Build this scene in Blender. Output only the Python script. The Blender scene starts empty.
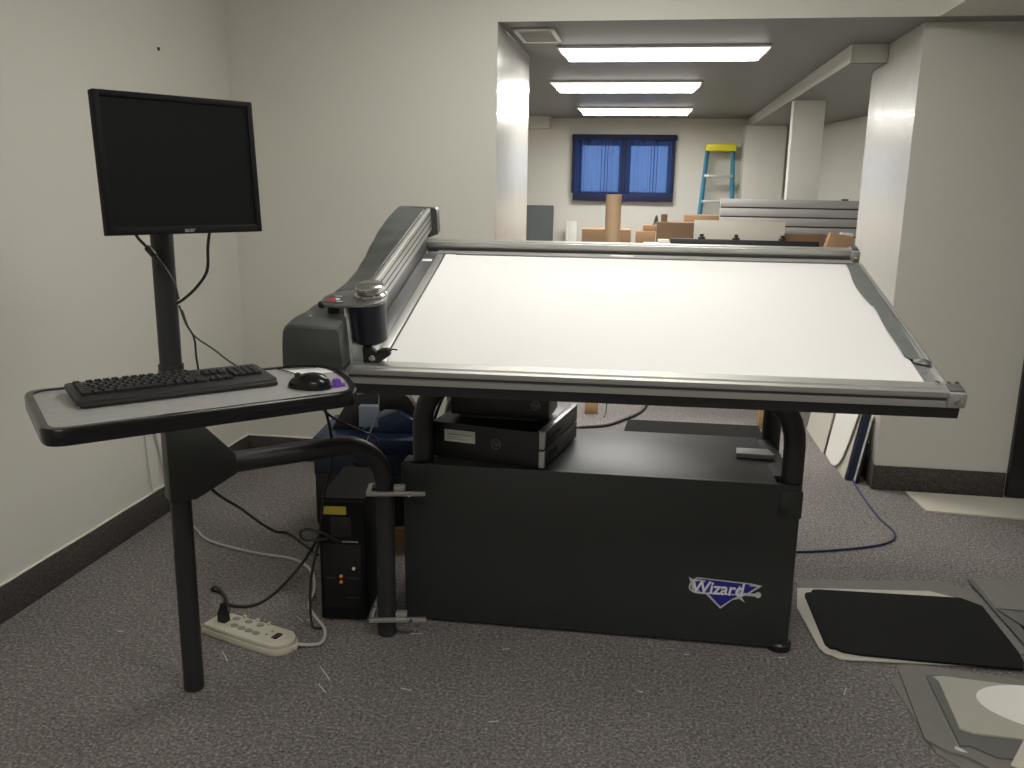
import bpy, bmesh, math, random
from mathutils import Matrix, Vector
random.seed(7)
R = math.radians
SC = bpy.context.scene
COL = SC.collection
V = Vector

# ------------------------------------------------------------------ materials
def mat(name, col, rough=.5, metal=0., noise=None, bump=None, spec=.5, coat=0., emit=None, estr=0.):
    m = bpy.data.materials.new(name); m.use_nodes = True
    nt = m.node_tree; b = nt.nodes['Principled BSDF']
    b.inputs['Base Color'].default_value = (*col, 1)
    b.inputs['Roughness'].default_value = rough
    b.inputs['Metallic'].default_value = metal
    b.inputs['Specular IOR Level'].default_value = spec
    b.inputs['Coat Weight'].default_value = coat
    if emit:
        b.inputs['Emission Color'].default_value = (*emit, 1); b.inputs['Emission Strength'].default_value = estr
    tc = nt.nodes.new('ShaderNodeTexCoord')
    if noise:
        sc, col2, lo, hi = noise
        n = nt.nodes.new('ShaderNodeTexNoise'); n.inputs['Scale'].default_value = sc; n.inputs['Detail'].default_value = 5
        r = nt.nodes.new('ShaderNodeValToRGB')
        r.color_ramp.elements[0].position = lo; r.color_ramp.elements[0].color = (*col, 1)
        r.color_ramp.elements[1].position = hi; r.color_ramp.elements[1].color = (*col2, 1)
        nt.links.new(tc.outputs['Object'], n.inputs['Vector']); nt.links.new(n.outputs['Fac'], r.inputs['Fac'])
        nt.links.new(r.outputs['Color'], b.inputs['Base Color'])
    if bump:
        sc, st, di = bump
        n = nt.nodes.new('ShaderNodeTexNoise'); n.inputs['Scale'].default_value = sc; n.inputs['Detail'].default_value = 6
        bp = nt.nodes.new('ShaderNodeBump'); bp.inputs['Strength'].default_value = st; bp.inputs['Distance'].default_value = di
        nt.links.new(tc.outputs['Object'], n.inputs['Vector']); nt.links.new(n.outputs['Fac'], bp.inputs['Height'])
        nt.links.new(bp.outputs['Normal'], b.inputs['Normal'])
    return m

PAINT = (.67, .655, .595)
M = {}
M['wall'] = mat('wall_paint', PAINT, .55, noise=(1.3, (.65, .635, .575), .35, .75), bump=(60, .06, .004), spec=.3)
M['gloss'] = mat('semi_gloss_paint', (.58, .565, .52), .26, bump=(7, .16, .03), spec=.7, coat=.25)
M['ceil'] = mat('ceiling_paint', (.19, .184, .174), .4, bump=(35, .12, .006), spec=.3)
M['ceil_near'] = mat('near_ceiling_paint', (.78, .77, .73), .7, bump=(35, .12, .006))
def carpet(name, a, b_, c_):
    m = bpy.data.materials.new(name); m.use_nodes = True; nt = m.node_tree; b = nt.nodes['Principled BSDF']
    b.inputs['Roughness'].default_value = .95; b.inputs['Specular IOR Level'].default_value = .15
    tc = nt.nodes.new('ShaderNodeTexCoord')
    n1 = nt.nodes.new('ShaderNodeTexNoise'); n1.inputs['Scale'].default_value = 95; n1.inputs['Detail'].default_value = 6; n1.inputs['Roughness'].default_value = .75
    n2 = nt.nodes.new('ShaderNodeTexVoronoi'); n2.inputs['Scale'].default_value = 170
    n3 = nt.nodes.new('ShaderNodeTexNoise'); n3.inputs['Scale'].default_value = 1.6; n3.inputs['Detail'].default_value = 3
    r = nt.nodes.new('ShaderNodeValToRGB'); e = r.color_ramp.elements
    e[0].position = .36; e[0].color = (*a, 1); e[1].position = .66; e[1].color = (*b_, 1)
    x = e.new(.52); x.color = (*c_, 1)
    mx = nt.nodes.new('ShaderNodeMixRGB'); mx.blend_type = 'MULTIPLY'; mx.inputs['Fac'].default_value = .5
    mx2 = nt.nodes.new('ShaderNodeMixRGB'); mx2.blend_type = 'MULTIPLY'; mx2.inputs['Fac'].default_value = .3
    bw = nt.nodes.new('ShaderNodeRGBToBW')
    L = nt.links.new
    for n in (n1, n2, n3): L(tc.outputs['Object'], n.inputs['Vector'])
    L(n1.outputs['Fac'], r.inputs['Fac']); L(r.outputs['Color'], mx.inputs['Color1'])
    L(n2.outputs['Color'], bw.inputs['Color']); L(bw.outputs['Val'], mx.inputs['Color2'])
    L(mx.outputs['Color'], mx2.inputs['Color1']); L(n3.outputs['Fac'], mx2.inputs['Color2'])
    L(mx2.outputs['Color'], b.inputs['Base Color'])
    bp = nt.nodes.new('ShaderNodeBump'); bp.inputs['Strength'].default_value = .7; bp.inputs['Distance'].default_value = .006
    L(n1.outputs['Fac'], bp.inputs['Height']); L(bp.outputs['Normal'], b.inputs['Normal'])
    return m
M['carpet'] = carpet('speckled_carpet', (.16, .145, .137), (.66, .62, .595), (.34, .31, .295))
M['base'] = carpet('carpet_baseboard', (.085, .075, .07), (.19, .17, .16), (.125, .11, .103))
M['caulk'] = mat('pale_caulk', (.80, .77, .68), .7)
M['black'] = mat('black_plastic', (.012, .012, .013), .42, bump=(300, .05, .001))
M['screen'] = mat('dark_screen', (.010, .012, .011), .5, spec=.08)
M['bezel'] = mat('matte_black_bezel', (.009, .009, .010), .6, spec=.15)
M['key'] = mat('black_key', (.010, .010, .011), .45, spec=.3)
M['legend'] = mat('key_legend', (.22, .22, .22), .6)
M['powder'] = mat('black_powder_coat', (.022, .023, .024), .48, bump=(500, .15, .0008))
M['panel'] = mat('charcoal_panel', (.024, .027, .026), .5, noise=(3, (.03, .033, .032), .3, .8), bump=(200, .05, .0006))
M['cabtop'] = mat('charcoal_cabinet_top', (.045, .045, .045), .42, noise=(5, (.062, .062, .062), .45, .8), spec=.28)
M['lam'] = mat('grey_laminate', (.335, .33, .32), .42, noise=(40, (.295, .29, .28), .3, .7))
M['tmold'] = mat('black_edge_trim', (.007, .007, .008), .22, spec=.35)
M['alu'] = mat('brushed_aluminium', (.48, .475, .45), .42, .75)
M['groove'] = mat('rail_groove_shadow_gap', (.06, .06, .06), .6, .3)  # dark colour: painted shade in the rail grooves, also the case port
M['alud'] = mat('dark_aluminium', (.20, .20, .20), .38, .7)
M['chrome'] = mat('polished_metal', (.6, .59, .57), .14, 1.)
M['bracket'] = mat('grey_metal', (.42, .41, .39), .4, .6)
M['bed'] = mat('grey_bed', (.27, .275, .275), .35, .3)
M['cover'] = mat('charcoal_cover', (.060, .064, .062), .38, bump=(260, .12, .001), spec=.5)
M['matwhite'] = mat('white_mat_board', (.645, .635, .62), .65, noise=(2, (.635, .625, .61), .3, .8))
M['greytape'] = mat('grey_liner', (.11, .118, .115), .5, noise=(20, (.14, .145, .142), .35, .7))
M['drum'] = mat('navy_black_drum', (.012, .014, .022), .33)
M['clear'] = mat('frosted_block', (.55, .57, .56), .25, .2)
M['blue'] = mat('blue_metal', (.010, .026, .075), .4)
M['bluegrey'] = mat('pale_blue_paper', (.28, .33, .42), .6)
M['yellow'] = mat('yellow_sticker', (.62, .55, .06), .5)
M['orange'] = mat('orange_socket', (.8, .28, .05), .4)
M['greendot'] = mat('pale_socket', (.75, .7, .55), .4)
M['white'] = mat('white_plastic', (.66, .64, .56), .4)
M['strip'] = mat('ivory_plastic', (.60, .57, .47), .38)
M['socket'] = mat('grey_socket', (.26, .25, .23), .5)
M['paper'] = mat('white_label', (.7, .7, .68), .6)
M['whitecord'] = mat('white_cord', (.52, .51, .47), .5)
M['cord'] = mat('black_cord', (.012, .012, .012), .45)
M['bluecord'] = mat('dark_blue_cord', (.012, .03, .09), .45)
M['wood'] = mat('raw_wood', (.42, .28, .14), .6, noise=(12, (.33, .2, .09), .3, .7))
M['kraft'] = mat('cardboard', (.40, .245, .135), .75, noise=(5, (.36, .22, .12), .3, .7))
M['kraftd'] = mat('dark_cardboard', (.24, .145, .085), .75, noise=(5, (.21, .13, .07), .3, .7))
M['tubek'] = mat('kraft_tube', (.48, .33, .20), .6, noise=(6, (.44, .30, .18), .3, .7))
M['matgrey'] = mat('grey_mat_board', (.21, .20, .18), .75, noise=(30, (.19, .18, .165), .3, .7))
M['matgreyd'] = mat('dark_grey_mat_board', (.135, .135, .128), .75)
M['matlight'] = mat('light_grey_mat_board', (.43, .42, .36), .75)
M['oval'] = mat('bright_white_board', (.86, .84, .79), .7)
M['matblack'] = mat('black_mat_board', (.009, .009, .009), .85, spec=.2)
M['matcream'] = mat('cream_mat_board', (.58, .55, .48), .75)
M['navy'] = mat('navy_board', (.012, .02, .045), .6)
M['slat'] = mat('grey_slatwall', (.40, .39, .38), .5)
M['slatd'] = mat('slat_groove', (.05, .045, .045), .6)
M['greyboard'] = mat('slate_grey_board', (.13, .145, .145), .6)
M['ladder'] = mat('blue_fibreglass', (.05, .22, .34), .45)
M['ladyel'] = mat('yellow_plastic', (.75, .68, .03), .45)
M['ladmet'] = mat('ladder_aluminium', (.5, .5, .48), .4, .6)
M['lampwhite'] = mat('lamp_housing', (.75, .74, .70), .4)
M['lamp'] = mat('lamp_diffuser', (.8, .8, .78), .4, emit=(1., .98, .93), estr=25.)
M['lamp_side'] = mat('lamp_diffuser_side', (.8, .8, .78), .4, emit=(1., .98, .93), estr=.95)
M['lamp_near'] = mat('near_lamp_diffuser', (.8, .8, .78), .4, emit=(1., .98, .93), estr=12.)
M['lamp_side_near'] = mat('near_lamp_diffuser_side', (.8, .8, .78), .4, emit=(1., .98, .93), estr=9.)
M['purple'] = mat('purple_plastic', (.16, .06, .38), .35)
M['logoblue'] = mat('logo_blue', (.015, .018, .25), .45)
M['logowhite'] = mat('logo_silver', (.55, .55, .56), .45)
M['red'] = mat('red_print', (.4, .03, .03), .5)
M['vent'] = mat('vent_white', (.85, .84, .80), .45)
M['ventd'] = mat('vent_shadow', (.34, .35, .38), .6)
M['frame'] = mat('dark_window_frame', (.08, .08, .10), .5)
M['silverbit'] = mat('silver_bezel', (.5, .5, .5), .3, .4)

def glass_mat():
    m = bpy.data.materials.new('window_glass'); m.use_nodes = True; nt = m.node_tree
    nt.nodes.remove(nt.nodes['Principled BSDF']); o = nt.nodes['Material Output']
    t = nt.nodes.new('ShaderNodeBsdfTransparent'); g = nt.nodes.new('ShaderNodeBsdfGlossy'); g.inputs['Roughness'].default_value = .05
    mx = nt.nodes.new('ShaderNodeMixShader'); mx.inputs[0].default_value = .08
    nt.links.new(t.outputs[0], mx.inputs[1]); nt.links.new(g.outputs[0], mx.inputs[2]); nt.links.new(mx.outputs[0], o.inputs[0]); return m
M['glass'] = glass_mat()
def curtain_mat():
    m = bpy.data.materials.new('sheer_blue_fabric'); m.use_nodes = True; nt = m.node_tree
    nt.nodes.remove(nt.nodes['Principled BSDF']); o = nt.nodes['Material Output']
    d = nt.nodes.new('ShaderNodeBsdfDiffuse'); d.inputs[0].default_value = (.055, .085, .26, 1)
    t = nt.nodes.new('ShaderNodeBsdfTranslucent'); t.inputs[0].default_value = (.14, .23, .50, 1)
    tr = nt.nodes.new('ShaderNodeBsdfTransparent'); tr.inputs[0].default_value = (.20, .32, .62, 1)
    a = nt.nodes.new('ShaderNodeMixShader'); a.inputs[0].default_value = .5
    b = nt.nodes.new('ShaderNodeMixShader'); b.inputs[0].default_value = .4
    L = nt.links.new
    L(d.outputs[0], a.inputs[1]); L(t.outputs[0], a.inputs[2]); L(a.outputs[0], b.inputs[1]); L(tr.outputs[0], b.inputs[2]); L(b.outputs[0], o.inputs[0])
    return m
M['curtain'] = curtain_mat()
M['navycloth'] = mat('navy_fabric', (.012, .016, .06), .8)

# ------------------------------------------------------------------ mesh builder
def T(x, y, z): return Matrix.Translation((x, y, z))
def RZ(d): return Matrix.Rotation(R(d), 4, 'Z')
def RX(d): return Matrix.Rotation(R(d), 4, 'X')
def RY(d): return Matrix.Rotation(R(d), 4, 'Y')
I4 = Matrix.Identity(4)

def smooth_path(pts, n=8):
    pts = [V(p) for p in pts]
    if len(pts) < 3: return pts
    P = [pts[0] * 2 - pts[1]] + pts + [pts[-1] * 2 - pts[-2]]
    out = []
    for i in range(1, len(P) - 2):
        a, b, c, d = P[i - 1:i + 3]
        for k in range(n):
            t = k / n
            out.append(.5 * ((2 * b) + (c - a) * t + (2 * a - 5 * b + 4 * c - d) * t * t + (3 * b - a - 3 * c + d) * t ** 3))
    out.append(pts[-1]); return out

class MB:
    def __init__(s): s.bm = bmesh.new()
    def _merge(s, tmp, Mx, mi):
        for f in tmp.faces: f.material_index = mi
        me = bpy.data.meshes.new('t'); tmp.to_mesh(me); tmp.free()
        me.transform(Mx); s.bm.from_mesh(me); bpy.data.meshes.remove(me); return s
    def box(s, lo, hi, Mx=I4, bev=0, mi=0, seg=2):
        t = bmesh.new(); bmesh.ops.create_cube(t, size=1)
        lo, hi = V(lo), V(hi); c = (lo + hi) / 2; d = hi - lo
        for v in t.verts: v.co = V((v.co.x * d.x, v.co.y * d.y, v.co.z * d.z)) + c
        if bev: bmesh.ops.bevel(t, geom=t.edges[:], offset=bev, segments=seg, affect='EDGES', profile=.5)
        return s._merge(t, Mx, mi)
    def prism(s, poly, z0, z1, Mx=I4, bev=0, mi=0):
        t = bmesh.new()
        f = t.faces.new([t.verts.new((x, y, z0)) for x, y in poly])
        f.normal_update()
        if f.normal.z > 0: f.normal_flip()
        e = bmesh.ops.extrude_face_region(t, geom=[f])
        vs = [g for g in e['geom'] if isinstance(g, bmesh.types.BMVert)]
        for v in vs: v.co.z = z1
        bmesh.ops.recalc_face_normals(t, faces=t.faces[:])
        if bev:
            ed = [x for x in t.edges if abs(x.verts[0].co.z - x.verts[1].co.z) < 1e-7]
            bmesh.ops.bevel(t, geom=ed, offset=bev, segments=2, affect='EDGES', profile=.5)
        return s._merge(t, Mx, mi)
    def lathe(s, prof, Mx=I4, n=32, mi=0):
        t = bmesh.new(); rings = []
        for r, z in prof:
            if r < 1e-6: rings.append([t.verts.new((0, 0, z))])
            else: rings.append([t.verts.new((r * math.cos(2 * math.pi * k / n), r * math.sin(2 * math.pi * k / n), z)) for k in range(n)])
        for a, b in zip(rings, rings[1:]):
            for k in range(n):
                q = [a[k % len(a)], a[(k + 1) % len(a)], b[(k + 1) % len(b)], b[k % len(b)]]
                q = list(dict.fromkeys(q))
                if len(q) > 2: t.faces.new(q)
        bmesh.ops.recalc_face_normals(t, faces=t.faces[:])
        return s._merge(t, Mx, mi)
    def cyl(s, p0, p1, r, r1=None, n=24, bev=0, mi=0, Mx=I4):
        p0, p1 = V(p0), V(p1); d = p1 - p0; L = d.length; r1 = r if r1 is None else r1
        q = d.to_track_quat('Z', 'Y').to_matrix().to_4x4()
        b = bev
        prof = [(0, 0), (r - b, 0), (r, b), (r1, L - b), (r1 - b, L), (0, L)] if b else [(0, 0), (r, 0), (r1, L), (0, L)]
        return s.lathe(prof, Mx @ T(*p0) @ q, n, mi)
    def tube(s, pts, r, n=12, smooth=True, mi=0, Mx=I4, k=8):
        pts = smooth_path(pts, k) if smooth else [V(p) for p in pts]
        t = bmesh.new(); rings = []; up = None
        for i, p in enumerate(pts):
            a = pts[max(i - 1, 0)]; b = pts[min(i + 1, len(pts) - 1)]; d = (b - a).normalized()
            if up is None:
                up = V((0, 0, 1)) if abs(d.z) < .9 else V((1, 0, 0))
            x = d.cross(up)
            if x.length < 1e-5: x = d.orthogonal()
            x.normalize(); y = x.cross(d).normalized(); up = y
            rings.append([t.verts.new(p + r * (math.cos(2 * math.pi * j / n) * x + math.sin(2 * math.pi * j / n) * y)) for j in range(n)])
        for a, b in zip(rings, rings[1:]):
            for j in range(n): t.faces.new((a[j], a[(j + 1) % n], b[(j + 1) % n], b[j]))
        t.faces.new(rings[0][::-1]); t.faces.new(rings[-1])
        bmesh.ops.recalc_face_normals(t, faces=t.faces[:])
        return s._merge(t, Mx, mi)
    def loft(s, rings, Mx=I4, mi=0, caps=True):
        t = bmesh.new(); rs = [[t.verts.new(p) for p in r] for r in rings]; n = len(rs[0])
        for a, b in zip(rs, rs[1:]):
            for j in range(n): t.faces.new((a[j], a[(j + 1) % n], b[(j + 1) % n], b[j]))
        if caps: t.faces.new(rs[0][::-1]); t.faces.new(rs[-1])
        bmesh.ops.recalc_face_normals(t, faces=t.faces[:])
        return s._merge(t, Mx, mi)
    def grid(s, fn, nu, nv, Mx=I4, mi=0):
        t = bmesh.new(); g = [[t.verts.new(fn(i / nu, j / nv)) for j in range(nv + 1)] for i in range(nu + 1)]
        for i in range(nu):
            for j in range(nv): t.faces.new((g[i][j], g[i + 1][j], g[i + 1][j + 1], g[i][j + 1]))
        return s._merge(t, Mx, mi)

WORLD = {}   # root name -> matrix
def tag(o, label=None, cat=None, group=None, kind=None):
    if label: o['label'] = label
    if cat: o['category'] = cat
    if group: o['group'] = group
    if kind: o['kind'] = kind
    return o
def thing(name, label, cat, Mx, group=None):
    o = bpy.data.objects.new(name, None); COL.objects.link(o)
    o.matrix_world = Mx; o.empty_display_size = .05
    WORLD[o.name] = Mx.copy(); return tag(o, label, cat, group)
def obj(name, mb, mats, parent=None, origin=None, label=None, ang=35):
    """mesh given in world coordinates; stored in the frame of its root (or of origin)."""
    me = bpy.data.meshes.new(name)
    Mx = WORLD[parent.name] if parent else (origin or I4)
    mb.bm.to_mesh(me); mb.bm.free()
    me.transform(Mx.inverted())
    for m in (mats if isinstance(mats, (list, tuple)) else [mats]): me.materials.append(M[m])
    for p in me.polygons: p.use_smooth = True
    me.set_sharp_from_angle(angle=R(ang))
    o = bpy.data.objects.new(name, me); COL.objects.link(o)
    if parent: o.parent = parent
    else: o.matrix_world = Mx
    WORLD[o.name] = Mx.copy()
    if label: o['label'] = label
    return o
def struct(name, mb, mats):
    return tag(obj(name, mb, mats), kind='structure')
def single(name, mb, mats, label, cat, at=(0, 0, 0), group=None):
    return tag(obj(name, mb, mats, None, T(*at)), label, cat, group)
def text_mb(body, size, Mx, depth=.0006, mb=None, mi=0, shear=0., bold=0.):
    cu = bpy.data.curves.new('txt', 'FONT'); cu.body = body; cu.size = size; cu.extrude = depth / 2; cu.align_x = 'CENTER'; cu.align_y = 'CENTER'; cu.shear = shear; cu.offset = size * bold
    o = bpy.data.objects.new('txt', cu); COL.objects.link(o)
    dg = bpy.context.evaluated_depsgraph_get(); me = bpy.data.meshes.new_from_object(o.evaluated_get(dg))
    me.transform(Mx); mb = mb or MB()
    for p in me.polygons: p.material_index = mi
    mb.bm.from_mesh(me); bpy.data.objects.remove(o); bpy.data.meshes.remove(me); bpy.data.curves.remove(cu); return mb
def rounded(w, d, r, n=8, cx=0, cy=0):
    out = []
    rs = r if isinstance(r, (list, tuple)) else [r] * 4   # FL FR BR BL
    for (sx, sy, a0, rr) in ((-1, -1, 180, rs[0]), (1, -1, 270, rs[1]), (1, 1, 0, rs[2]), (-1, 1, 90, rs[3])):
        for k in range(n + 1):
            a = R(a0 + 90 * k / n)
            out.append((cx + sx * (w / 2 - rr) + rr * math.cos(a), cy + sy * (d / 2 - rr) + rr * math.sin(a)))
    return out

# ------------------------------------------------------------------ setting
REV = 5.86; XL = -2.296; H = 2.415; HN = 2.75; XR = 3.6; YB = -2.2; YF = 11.08
struct('floor', MB().box((XL - .3, YB - .2, -.1), (XR + .2, YF + .3, 0)), 'carpet')
struct('wall_left', MB().box((XL - .2, YB - .2, 0), (XL, YF + .2, HN)), 'wall')
struct('wall_front', MB().box((XL, 4.69, 0), (-.822, 5.889, H)).box((XL, 4.69, H), (-.82, 4.95, HN)), 'wall')
struct('trim_1', MB().box((-.822, 4.692, 0), (-.820, 5.889, H)), 'gloss')
struct('wall_right', MB().box((1.285, 4.84, 0), (XR, REV, H)), 'wall')
struct('trim_2', MB().box((1.283, 4.842, 0), (1.285, REV, H - .001)), 'gloss')
struct('wall_side_right', MB().box((XR, YB - .2, 0), (XR + .2, 4.84, HN)), 'wall')
struct('wall_rear', MB().box((XL, YB - .2, 0), (XR, YB, HN)), 'wall')
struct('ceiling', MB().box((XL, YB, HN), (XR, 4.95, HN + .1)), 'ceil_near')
struct('wall_header', MB().box((-.82, 4.69, H + .0005), (XR, 4.75, HN)), 'wall')
struct('trim_3', MB().box((1.305, YB, H), (XR, 4.69, HN)), 'wall')
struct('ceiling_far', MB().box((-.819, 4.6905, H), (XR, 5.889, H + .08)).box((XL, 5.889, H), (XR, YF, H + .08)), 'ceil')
# far room
wf = MB(); wx0, wx1, wz0, wz1 = -.915, .205, 1.50, 2.14
wf.box((XL, YF, 0), (wx0, YF + .2, H)).box((wx1, YF, 0), (XR, YF + .2, H)).box((wx0, YF, 0), (wx1, YF + .2, wz0)).box((wx0, YF, wz1), (wx1, YF + .2, H))
struct('wall_far', wf, 'wall')
def quadwall(p, q, z0, z1, th):
    d = (V((*q, 0)) - V((*p, 0))).normalized(); n = V((d.y, -d.x, 0)) * th
    return MB().prism([p, q, (q[0] + n.x, q[1] + n.y), (p[0] + n.x, p[1] + n.y)], z0, z1)
struct('wall_far_right', quadwall((1.73, YF), (2.52, REV), 0, H, -.2), 'wall')
struct('trim_4', MB().box((1.08, 5.501, 2.314), (1.28, REV, H - .001)).box((1.08, REV, 2.314), (2.7, YF, H - .001)), 'wall')
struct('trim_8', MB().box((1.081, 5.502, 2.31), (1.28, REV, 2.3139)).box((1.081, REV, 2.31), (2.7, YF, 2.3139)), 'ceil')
struct('wall_column', MB().box((1.10, 7.66, 0), (1.345, 7.80, 2.31)), 'wall')
struct('wall_pier', MB().box((1.02, 10.6, 0), (1.465, YF, 2.31)), 'wall')
struct('trim_5', MB().box((-1.62, 10.78, 2.29), (-1.25, YF, H)), 'wall')
# baseboards and caulk beads
struct('baseboard_left', MB().box((XL, YB, 0), (XL + .012, 4.69, .138), bev=.003), 'base')
struct('baseboard_front', MB().box((XL + .012, 4.678, 0), (-.82, 4.69, .138), bev=.003), 'base')
struct('baseboard_right', MB().box((1.283, 4.828, 0), (1.95, 4.84, .138), bev=.003), 'base')
struct('baseboard_reveal', MB().box((1.271, 4.828, 0), (1.283, REV, .138), bev=.003), 'base')
c = MB()
for k in range(24):
    y0 = -2 + k * .278
    c.tube([(XL + .004, y0, .141), (XL + .006 + .002 * math.sin(k * 2.1), y0 + .14, .143 + .002 * math.sin(k * 1.7)), (XL + .004, y0 + .278, .141)], .005, 6, k=3)
c.tube([(XL, 4.686, .142), (-1.6, 4.684, .144), (-.83, 4.686, .141)], .005, 6, k=4)
struct('trim_6', c, 'caulk')
# black door at the right
d1 = struct('door_1', MB().box((1.955, 4.805, .012), (2.86, 4.8399, 2.05), bev=.003), 'black')
h = obj('door_handle', MB().cyl((2.05, 4.805, 1.0), (2.05, 4.75, 1.0), .012).cyl((2.05, 4.755, 1.0), (2.16, 4.755, 1.0), .009), 'bracket', d1)
# small hole in left wall
struct('trim_7', MB().lathe([(0, 0), (.008, .001), (.0095, .004), (.007, .0005)], T(XL, 3.993, 2.195) @ RY(90), 12), 'black')
# far window
w1 = struct('window_1', MB().box((wx0, YF + .08, wz0), (wx0 + .04, YF + .13, wz1)).box((wx1 - .04, YF + .08, wz0), (wx1, YF + .13, wz1)).box((wx0, YF + .08, wz0), (wx1, YF + .13, wz0 + .05)).box((wx0, YF + .08, wz1 - .04), (wx1, YF + .13, wz1)).box((-.42, YF + .075, wz0), (-.28, YF + .135, wz1)), 'frame')
obj('pane', MB().box((wx0 + .04, YF + .1, wz0 + .05), (-.42, YF + .104, wz1 - .04)), 'glass', w1)
obj('pane', MB().box((-.28, YF + .1, wz0 + .05), (wx1 - .04, YF + .104, wz1 - .04)), 'glass', w1)
# curtains
def curtain(x0, x1, ph, label):
    def f(u, v):
        x = x0 + (x1 - x0) * u; z = 1.47 + .69 * v
        a = .012 + .010 * math.sin(3 * u + ph)
        q = u * 44 + ph + 1.6 * math.sin(u * 8 + ph)
        return (x + .013 * math.sin(q * 2 + 1) * (.6 + .4 * math.sin(u * 13)), YF - .032 + a * math.sin(q) * (1 - .25 * v), z)
    mb = MB().grid(f, 260, 6)
    o = tag(obj('curtain', mb, 'curtain', None, T((x0 + x1) / 2, YF - .03, 1.47), ang=80), label, 'curtain', 'sheer curtains of the far window')
    return o
curtain(-.955, -.36, .4, 'left sheer blue curtain panel over the far window')
curtain(-.35, .25, 2.3, 'right sheer blue curtain panel over the far window')
vb = thing('curtain_border', 'dark navy cloth surround framing the sheer curtains of the far window', 'curtain frame', T(-.36, YF - .06, 1.44))
for nm, lo, hi in (('border_top', (-.985, YF - .090, 2.16), (.265, YF - .062, 2.225)), ('border_bottom', (-.965, YF - .090, 1.44), (.25, YF - .062, 1.53)), ('border_side', (-.985, YF - .089, 1.53), (-.945, YF - .063, 2.16)), ('border_side', (.21, YF - .089, 1.53), (.25, YF - .063, 2.16)), ('divider', (-.375, YF - .089, 1.53), (-.33, YF - .063, 2.16))):
    obj(nm, MB().box(lo, hi, bev=.006), 'navycloth', vb)
for x in (-.78, -.14, .03):
    obj('curtain_clip', MB().box((x - .016, YF - .100, 2.125), (x + .016, YF - .062, 2.17), bev=.004), 'navycloth', vb)

# ------------------------------------------------------------------ ceiling lights and vent
def lamp(cx, y0, w, L, zc, label, group, side='lamp_side'):
    r = thing('ceiling_light', label, 'ceiling light', T(cx, y0 + w / 2, zc), group)
    b = MB().box((cx - L / 2, y0, zc - .018), (cx + L / 2, y0 + w, zc - .0005), bev=.003)
    obj('housing', b, 'lampwhite', r)
    hl = L / 2 - .012; hw = w / 2 - .004; cy = y0 + w / 2; rings = []
    for x, k in ((-hl, .0), (-hl + .045, 1.), (hl - .045, 1.), (hl, .0)):
        t = .018 + .042 * k
        rings.append([(cx + x, cy - hw, zc - .018), (cx + x, cy - hw, zc - max(t - .012, .0182)), (cx + x, cy - hw + .03, zc - max(t, .0184)), (cx + x, cy + hw - .03, zc - max(t, .0184)), (cx + x, cy + hw, zc - max(t - .012, .0182)), (cx + x, cy + hw, zc - .018)])
    d = obj('diffuser', MB().loft(rings), ['lamp' if side == 'lamp_side' else 'lamp_near', side], r, ang=60)
    for p in d.data.polygons:
        if abs(p.normal.z) < .97: p.material_index = 1
    return r
lamp(.02, 5.46, .27, 1.24, H, 'nearest and widest looking of the three fluorescent lights beyond the opening', 'fluorescent lights of the far room')
lamp(-.25, 7.2, .35, 1.19, H, 'middle one of the three fluorescent lights beyond the opening', 'fluorescent lights of the far room')
lamp(-.22, 9.5, .35, 1.2, H, 'farthest fluorescent light, closest to the blue curtained window', 'fluorescent lights of the far room')
lamp(-.25, 3.15, .35, 1.22, HN, 'fluorescent ceiling light over the far edge of the cutting table', 'fluorescent lights of the near room', 'lamp_side_near')
lamp(.8, 1.1, .35, 1.22, HN, 'fluorescent ceiling light just above the camera position', 'fluorescent lights of the near room', 'lamp_side_near')
lamp(-.45, -1.0, .35, 1.22, HN, 'fluorescent ceiling light at the rear of the near room', 'fluorescent lights of the near room', 'lamp_side_near')
v = thing('ceiling_vent', 'square white ceiling vent just inside the opening', 'vent', T(-.66, 5.08, H))
obj('vent_frame', MB().box((-.775, 4.89, H - .012), (-.75, 5.28, H - .0005), bev=.003).box((-.575, 4.89, H - .012), (-.55, 5.28, H - .0005), bev=.003).box((-.775, 4.87, H - .012), (-.55, 4.91, H - .0005), bev=.003).box((-.775, 5.26, H - .012), (-.55, 5.3, H - .0005), bev=.003), 'vent', v)
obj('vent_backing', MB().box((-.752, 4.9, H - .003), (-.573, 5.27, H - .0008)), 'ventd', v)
for k in range(7):
    y = 4.93 + k * .052
    obj('slat', MB().box((-.75, -.012, -.0015), (-.575, .012, .0015), T(0, y, H - .008) @ RX(35)), 'vent', v)
for k in range(8):
    x = -.735 + k * .0215
    obj('vane', MB().box((x, 4.905, H - .011), (x + .003, 5.265, H - .004)), 'vent', v)

# ------------------------------------------------------------------ mat cutter
TB = T(-.012, 3.004, 1.204) @ RZ(2.2) @ RX(14.1)      # board plane, board centred at the origin
mc = thing('mat_cutter', 'large computerized mat cutting table with aluminium rails and charcoal cabinet base', 'cutting machine', T(-.14, 3.2, 0))
def P(name, mb, m, parent=mc, **k): return obj(name, mb, m, parent, **k)
P('table_bed', MB().box((-.85, -.575, -.022), (.832, .56, -.002), TB, bev=.002), 'bed')
P('under_frame', MB().box((-.90, -.585, -.068), (.85, -.535, -.028), TB).box((-.90, .50, -.074), (.80, .545, -.0225), TB).box((-.90, -.535, -.07), (-.86, .5, -.0225), TB).box((.80, -.535, -.07), (.83, .5, -.0225), TB).box((-.86, -.5, -.04), (.8, .5, -.0225), TB), 'powder')
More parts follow.
